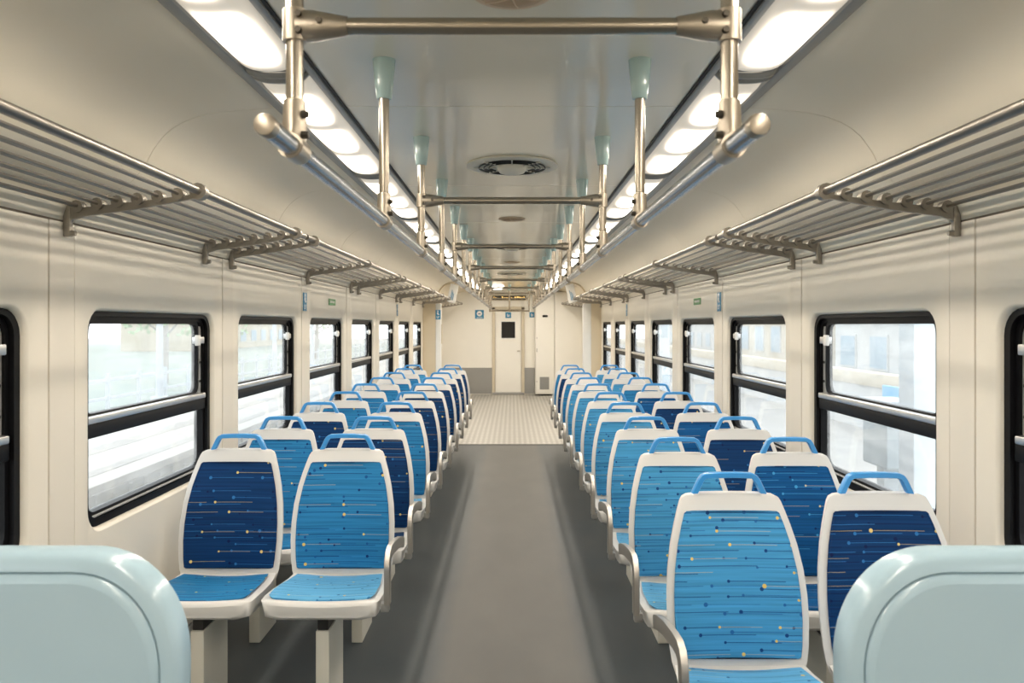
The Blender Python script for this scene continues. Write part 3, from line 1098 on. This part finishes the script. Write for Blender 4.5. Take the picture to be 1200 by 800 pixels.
HW = [(0.40, 0.195), (0.43, 0.212), (0.47, 0.224), (0.52, 0.231), (0.60, 0.236), (0.68, 0.2355), (0.76, 0.229), (0.84, 0.215), (0.90, 0.199), (0.95, 0.183), (0.975, 0.174), (0.988, 0.166), (0.996, 0.150), (0.999, 0.120)]


def lean(z):
    f_ = (z - 0.42) / 0.58
    return 0.415 + 0.125 * f_ + 0.02 * math.sin(f_ * PI) * -1


def loft_back(zs, hws, front, thick, curve=0.012, crown=0.006):
    """rows across the back; front: offset of the front face ahead of the lean line"""
    mb = MB()
    rings = []
    nx = 12
    for z, hw in zip(zs, hws):
        y0 = lean(z)
        ring = []
        for i in range(nx + 1):
            u = -1 + 2 * i / nx
            ring.append((u * hw, y0 - front - curve * (u * u - 0.5) + (crown if abs(u) > 0.93 else 0), z))
        for i in range(nx + 1):
            u = 1 - 2 * i / nx
            ring.append((u * hw * 0.985, y0 - front + thick - curve * (u * u - 0.5) - (0.010 if abs(u) > 0.93 else 0), z))
        rings.append(ring)
    return mb.rings(rings, cap=True)


def seat_meshes():
    M = {}
    zs = [z for z, _ in HW]
    M['back_shell'] = loft_back(zs, [h for _, h in HW], 0.0, 0.038).mesh('back_shell', 'shell_white', 50)
    pz = [0.482, 0.486, 0.52, 0.60, 0.68, 0.76, 0.84, 0.90, 0.938, 0.944]
    ph = [lerp_tab(HW, z) - 0.024 for z in pz]
    ph[0] -= 0.006
    ph[-1] -= 0.006
    M['back_pad'] = lambda mat: loft_back(pz, ph, 0.007, 0.012, crown=0.005).mesh('back_pad', mat, 50)

    # seat base: rows along y
    def base(rows, mat, nm):
        mb = MB()
        rings = []
        for y, hw, zt, zb, r in rows:
            ring = []
            nx = 10
            for i in range(nx + 1):
                u = -1 + 2 * i / nx
                ring.append((u * hw, y, zt + 0.012 * u * u - (r if abs(u) > 0.95 else 0)))
            for i in range(nx + 1):
                u = 1 - 2 * i / nx
                ring.append((u * hw * 0.94, y, zb + (0.012 if abs(u) > 0.95 else 0)))
            rings.append(ring)
        return mb.rings(rings, cap=True).mesh(nm, mat, 50)

    rows = [(0.000, 0.205, 0.452, 0.412, 0.004), (0.006, 0.226, 0.464, 0.402, 0.006), (0.025, 0.238, 0.469, 0.397, 0.008), (0.08, 0.241, 0.469, 0.394, 0.008),
            (0.18, 0.240, 0.462, 0.390, 0.008), (0.28, 0.232, 0.453, 0.388, 0.008), (0.36, 0.222, 0.448, 0.388, 0.006), (0.42, 0.214, 0.452, 0.392, 0.006), (0.452, 0.205, 0.458, 0.402, 0.004)]
    M['seat_shell'] = base(rows, 'shell_white', 'seat_shell')
    prow = [(0.026, 0.185, 0.470, 0.463, 0.001), (0.030, 0.203, 0.476, 0.463, 0.002), (0.05, 0.214, 0.4785, 0.463, 0.002), (0.12, 0.215, 0.477, 0.462, 0.002), (0.20, 0.212, 0.470, 0.456, 0.002),
            (0.28, 0.203, 0.462, 0.450, 0.002), (0.35, 0.195, 0.457, 0.446, 0.002), (0.385, 0.190, 0.456, 0.446, 0.002), (0.392, 0.185, 0.452, 0.446, 0.001)]
    M['seat_pad'] = lambda mat: base(prow, mat, 'seat_pad')

    # grab handle
    path = [(-0.128, 0.975), (-0.118, 1.0), (-0.098, 1.042), (-0.090, 1.053), (-0.078, 1.059), (-0.03, 1.061), (0.03, 1.061), (0.078, 1.059), (0.090, 1.053), (0.098, 1.042), (0.118, 1.0), (0.128, 0.975)]
    mb = MB()
    mb.sweep_rect(path, 0.030, 0.019, 1)
    M['grab_handle'] = mb.move((0, 0.553, 0)).mesh('grab_handle', 'handle_blue', 40)

    # armrest
    ap = [(0.455, 0.588), (0.40, 0.606), (0.30, 0.628), (0.15, 0.648), (0.095, 0.650), (0.065, 0.641), (0.047, 0.620), (0.041, 0.585), (0.040, 0.455)]
    M['armrest'] = MB().sweep_rect(ap, 0.024, 0.046, 0).mesh('armrest', 'arm_grey', 40)
    mb = MB().box(-0.017, 0.017, 0.020, 0.056, 0.425, 0.462, 0.005)
    M['arm_foot'] = mb.mesh('arm_foot', 'kick_grey', 30)
    # leg
    M['leg'] = MB().box(-0.027, 0.027, 0.06, 0.33, 0.0, 0.335, 0.003).mesh('leg', 'leg_cream', 30)
    M['mount'] = MB().box(-0.022, 0.022, 0.07, 0.32, 0.335, 0.400, 0.002).mesh('mount', 'mount_black', 30)
    return M


SM = seat_meshes()
FAB = ('fabric_light', 'fabric_mid', 'fabric_royal', 'fabric_navy', 'fabric_lit')
BP = {m: SM['back_pad'](m) for m in FAB}
SP = {m: SM['seat_pad'](m) for m in FAB}
CNAME = {'fabric_light': 'light blue', 'fabric_mid': 'blue', 'fabric_royal': 'royal blue', 'fabric_navy': 'navy'}


def seat(x, top_y, mat, arm, label, group, seatmat=None):
    o = tag(empty('passenger_seat', (x, top_y - 0.545, 0)), label, 'seat', group)
    link('back_shell', SM['back_shell'], o)
    link('seat_shell', SM['seat_shell'], o)
    link('back_pad', BP[mat], o)
    link('seat_pad', SP[seatmat or mat], o)
    link('grab_handle', SM['grab_handle'], o)
    link('leg', SM['leg'], o)
    link('mount', SM['mount'], o)
    if arm:
        a = link('armrest', SM['armrest'], o, (arm * 0.268, 0, 0))
        link('arm_foot', SM['arm_foot'], a, (-arm * 0.008, 0, 0))
    return o


L, Md, Ry, Nv, Lit = FAB
# (top edge distance, fabric of the aisle seat, fabric of the window seat); tones are partly dye, partly lighting
LEFT = [(3.67, Md, Nv), (4.38, Nv, Md), (5.20, Md, Nv), (6.03, Nv, Md), (6.86, Nv, Md), (7.69, Nv, Md), (8.50, Nv, Md), (9.32, Nv, Md), (10.12, Nv, L)]
RIGHT = [(2.71, L, Nv), (3.56, L, Ry), (4.37, L, Nv), (5.18, L, Ry), (5.99, L, Nv), (6.86, L, Ry), (7.68, L, Md), (8.48, Md, L), (9.31, Nv, L), (10.1, Md, L)]
for sname, rows, sx, xa, xw in (('left', LEFT, 1, -0.772, -1.282), ('right', RIGHT, -1, 0.752, 1.262)):
    for i, (ty, fa, fw) in enumerate(rows):
        where = '%s side, %s row from the foreground' % (sname, ORD[i])
        seat(xa, ty, fa, sx, '%s patterned aisle seat, %s' % (CNAME[fa], where), 'seats facing the camera, %s of the aisle' % sname, Lit if fa in (L, Md) else None)
        seat(xw, ty, fw, 0, '%s patterned window seat, %s' % (CNAME[fw], where), 'seats facing the camera, %s of the aisle' % sname, Md if fw == Nv else None)  # lighter cushion under navy backs puts light from above into the colour


# the two seat backs in the foreground (seen from behind)
def fore_seat(s, label):
    o = tag(empty('seat_back', (s * 0.893, 1.45, 0)), label, 'seat', 'pale seats seen from behind in the foreground')
    H, hw, z0 = 1.155, 0.278, 0.42

    def outline(inset, n=14):
        pts = []
        rx, rz = 0.190, 0.215
        h_, w_ = H - inset, hw - inset
        rx, rz = rx - inset * 0.6, rz - inset * 0.6
        for k in range(n + 1):
            a = (PI / 2) * k / n
            c, q = math.cos(a) ** 0.96, math.sin(a) ** 0.96
            pts.append((w_ - rx + rx * c, h_ - rz + rz * q))
        left = [(-x, z) for x, z in reversed(pts)]
        zb = z0 + inset
        return [(w_ * 0.985, zb), (w_, zb + 0.2)] + pts + left + [(-w_, zb + 0.2), (-w_ * 0.985, zb)]

    def yof(z):
        return 0.10 * (0.95 - z) * -1 * 0.6

    mb = MB()
    rr = []
    for ins, dy in ((0.012, 0.062), (0.0, 0.050), (0.0, 0.022), (0.006, 0.008), (0.016, 0.001), (0.035, -0.001), (0.038, 0.003)):
        rr.append([(x, yof(z) + dy, z) for x, z in outline(ins)])
    mb.rings(rr, cap=False)
    f0 = mb.bm.faces.new([mb.bm.verts.new(p) for p in rr[0]])
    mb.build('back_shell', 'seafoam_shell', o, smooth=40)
    mb = MB()
    mb.rings([[(x, yof(z) + 0.0045, z) for x, z in outline(0.034)], [(x, yof(z) + 0.012, z) for x, z in outline(0.034)]], cap=True)
    mb.build('groove', 'groove_teal', o, smooth=0)
    mb = MB()
    rr = []
    for ins, dy in ((0.040, 0.012), (0.040, 0.002), (0.044, -0.002), (0.056, -0.004)):
        rr.append([(x, yof(z) + dy, z) for x, z in outline(ins)])
    mb.rings(rr, cap=False)
    mb.bm.faces.new([mb.bm.verts.new(p) for p in rr[-1]])
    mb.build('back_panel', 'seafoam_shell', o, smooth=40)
    # front pad, cushion and leg (face away from the camera)
    mb = MB()
    mb.rings([[(x, yof(z) + 0.060, z) for x, z in outline(0.04)], [(x, yof(z) + 0.072, z) for x, z in outline(0.05)]], cap=True)
    mb.build('back_pad', 'fabric_light', o, smooth=40)
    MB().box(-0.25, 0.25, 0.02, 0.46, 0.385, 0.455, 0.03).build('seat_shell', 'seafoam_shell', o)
    MB().box(-0.22, 0.22, 0.07, 0.44, 0.45, 0.475, 0.010).build('seat_pad', 'fabric_light', o)
    MB().box(-0.027, 0.027, 0.10, 0.37, 0.0, 0.39, 0.003).build('leg', 'leg_cream', o)
    return o


fore_seat(-1, 'pale seafoam rounded seat back in the left foreground corner')
fore_seat(1, 'pale seafoam rounded seat back in the right foreground corner')

# ------------------------------------------------------------------ outside
GZ = -1.15
tag(MB().box(-140, 140, -60, 160, GZ - 0.5, GZ).build('ground', 'ground_ballast', smooth=0), 'pale ballast ground outside the train', 'ground', kind='structure')
# left: platform beside the track, field and trees beyond
pl = tag(empty('platform', (-5.0, 0, GZ)), 'pale concrete station platform outside the left windows', 'platform')
MB().box(-4.2, 0, -20, 90, 0, 0.80, 0.01).build('deck', 'platform_top', pl)
MB().box(-0.02, 0.02, -20, 90, 0.02, 0.70).build('edge_face', 'platform_face', pl, smooth=0)
for a, b in ((-0.55, -0.35), (-1.6, -1.25), (-3.2, -3.0)):
    MB().box(a, b, -20, 90, 0.80, 0.806).build('painted_line', 'platform_line', pl, smooth=0)
for q in range(80):
    yy = -2 + q * 0.42
    MB().box(0.0, 0.05, yy, yy + 0.05, 0.02, 0.62 + 0.1 * random.random()).build('edge_rib', 'platform_face', pl, smooth=0)
tag(MB().box(-60, -13, -30, 110, GZ, GZ + 0.06).build('field', 'field_grass', smooth=0), 'pale green field beyond the left platform', 'field', kind='structure')
for i, (x, y) in enumerate(((-8.6, 19.1), (-8.8, 29.0), (-8.8, 34.5), (-8.8, 40.0), (-8.8, 60.0))):
    o = tag(empty('lamp_post', (x, y, GZ)), 'slim pale lamp post on left platform, %s from the viewpoint' % ORD[i], 'lamp post', 'lamp posts on the platform')
    MB().tube([(0, 0, 0.81), (0, 0, 3.5), (0, 0, 6.0)], [0.09, 0.07, 0.05], 10).build('post', 'post_pale', o)
    MB().box(-0.16, 0.16, -0.16, 0.16, 0.807, 1.0, 0.01).build('base', 'post_pale', o)
    MB().tube([(0, 0, 5.9), (0.5, 0, 6.2), (0.9, 0, 6.2)], 0.035, 8).build('arm', 'post_pale', o)
    MB().box(0.8, 1.3, -0.09, 0.09, 6.13, 6.22, 0.02).build('lamp_head', 'house_white', o)


fo = tag(empty('field_fence', (-12.4, 10, GZ)), 'low pale post and rail fence along the left field', 'fence')
for q in range(34):
    MB().box(-0.05, 0.05, q * 2.0 - 0.05, q * 2.0 + 0.05, 0, 1.25).build('fence_post', 'post_pale', fo, smooth=0)
for zz in (0.45, 1.0):
    MB().box(-0.03, 0.03, -0.1, 66.1, zz, zz + 0.09).build('fence_rail', 'post_pale', fo, smooth=0)


def tree(x, y, h, label, seed):
    r = random.Random(seed)
    o = tag(empty('bare_tree', (x, y, GZ)), label, 'tree', 'trees beyond the platform')
    MB().tube([(0, 0, 0), (0.05, 0.04, h * 0.35), (-0.04, 0, h * 0.65), (0.03, 0.05, h)], [0.20, 0.15, 0.09, 0.02], 8).build('trunk', 'bark', o)
    mb = MB()
    for q in range(16):
        z = h * r.uniform(0.25, 0.9)
        a = r.uniform(0, 2 * PI)
        ln = h * r.uniform(0.15, 0.35)
        p1 = (math.cos(a) * ln * 0.5, math.sin(a) * ln * 0.5, z + ln * 0.35)
        p2 = (math.cos(a + 0.3) * ln, math.sin(a + 0.3) * ln, z + ln * 0.8)
        mb.tube([(0, 0, z), p1, p2], [0.06, 0.04, 0.012], 5)
    mb.build('branches', 'bark', o)
    mb = MB()
    for q in range(260):
        a, rr_, z = r.uniform(0, 2 * PI), h * 0.30 * math.sqrt(r.random()), h * r.uniform(0.35, 1.05)
        c = Vector((math.cos(a) * rr_, math.sin(a) * rr_, z))
        d = Vector((r.uniform(-1, 1), r.uniform(-1, 1), r.uniform(-1, 1))).normalized() * 0.16
        e = d.orthogonal().normalized() * 0.10
        mb.face([c - d, c + e, c + d, c - e])
    lv = mb.build('leaves', 'foliage_pale', o, smooth=0)
    lv['kind'] = 'stuff'


for i, (x, y, h) in enumerate(((-17, 27, 5.5), (-16, 36, 6.5), (-18, 48, 6.0), (-15.5, 62, 7.0), (-20, 80, 7.0))):
    tree(x, y, h, 'thin pale tree in the field beyond left platform, %s from the viewpoint' % ORD[i], 40 + i)


def house(x, y, lx, ly, h, mat, label, face, floors, cols):
    """building whose windowed facade looks towards the train; face +1 or -1 in x"""
    o = tag(empty('building', (x, y, GZ)), label, 'building')
    MB().box(-lx / 2, lx / 2, -ly / 2, ly / 2, 0, h).build('walls', mat, o, smooth=0)
    MB().box(-lx / 2 - 0.3, lx / 2 + 0.3, -ly / 2 - 0.3, ly / 2 + 0.3, h, h + 0.25).build('roof', 'house_roof', o, smooth=0)
    fh, cw = h / floors, ly / cols
    fx = face * lx / 2
    for a in range(floors):
        for b in range(cols):
            y0 = -ly / 2 + b * cw + cw * 0.25
            z0 = a * fh + fh * 0.3
            w_ = MB().box(*sorted((fx - face * 0.02, fx + face * 0.06)), y0 - 0.08, y0 + cw * 0.5 + 0.08, z0 - 0.08, z0 + fh * 0.45 + 0.08).build('window', 'house_white', o, smooth=0)
            MB().box(*sorted((fx + face * 0.05, fx + face * 0.075)), y0, y0 + cw * 0.5, z0, z0 + fh * 0.45).build('pane', 'house_glass', w_, smooth=0)
    return o


house(-38, 45, 8, 26, 7.5, 'house_white', 'long white building far beyond left platform', 1, 2, 7)
house(-36, 95, 8, 30, 8.5, 'house_cream', 'cream building farthest away on the left', 1, 3, 8)
# right: low wall, buildings, cabinet and columns
lw_ = tag(empty('low_wall', (9.3, 40, GZ)), 'long low cream wall outside the right windows', 'wall')
MB().box(0, 0.35, -50, 70, 0, 1.15).build('masonry', 'house_white', lw_, smooth=0)
MB().box(-0.06, 0.41, -50, 70, 1.15, 1.50, 0.02).build('coping', 'house_cream', lw_)
house(19, 30, 7, 15, 6.0, 'house_white', 'white two storey building behind low wall on the right', -1, 2, 5)
house(21, 52, 8, 20, 7.0, 'house_cream', 'cream building farther down behind the low wall on the right', -1, 2, 6)
house(22, 85, 8, 30, 8.0, 'house_white', 'long white building farthest away on the right', -1, 3, 9)
o = tag(empty('billboard', (8.6, 17.2, GZ)), 'blue hoarding panel standing before the low wall', 'hoarding')
MB().box(-0.04, 0.04, -0.9, 0.9, 0.35, 1.35, 0.01).build('panel', 'sign_board_blue', o)
for q in (-0.7, 0.7):
    MB().tube([(0.03, q, 0), (0.03, q, 1.35)], 0.04, 8).build('post', 'post_pale', o)
o = tag(empty('trackside_cabinet', (4.25, 8.85, GZ)), 'grey trackside cabinet on a post outside first right window', 'cabinet')
MB().box(-0.18, 0.18, -0.35, 0.25, 1.15, 1.85, 0.03).build('box', 'cabinet_grey', o)
MB().box(-0.10, 0.10, -0.12, 0.06, 0, 1.2, 0.01).build('post', 'cabinet_grey', o)
MB().box(-0.20, 0.20, -0.37, 0.27, 1.85, 1.90, 0.01).build('lid', 'house_roof', o)
for i, (x, y) in enumerate(((3.7, 7.15), (3.7, 19.0), (3.7, 33.0))):
    o = tag(empty('steel_column', (x, y, GZ)), 'pale blue steel column beside the right track, %s from the viewpoint' % ORD[i], 'column', 'columns beside the right track')
    MB().box(-0.10, 0.10, -0.14, 0.14, 0.1, 6.5, 0.01).build('shaft', 'column_blue', o)
    MB().box(-0.25, 0.25, -0.25, 0.25, 0, 0.3, 0.02).build('footing', 'platform_face', o)
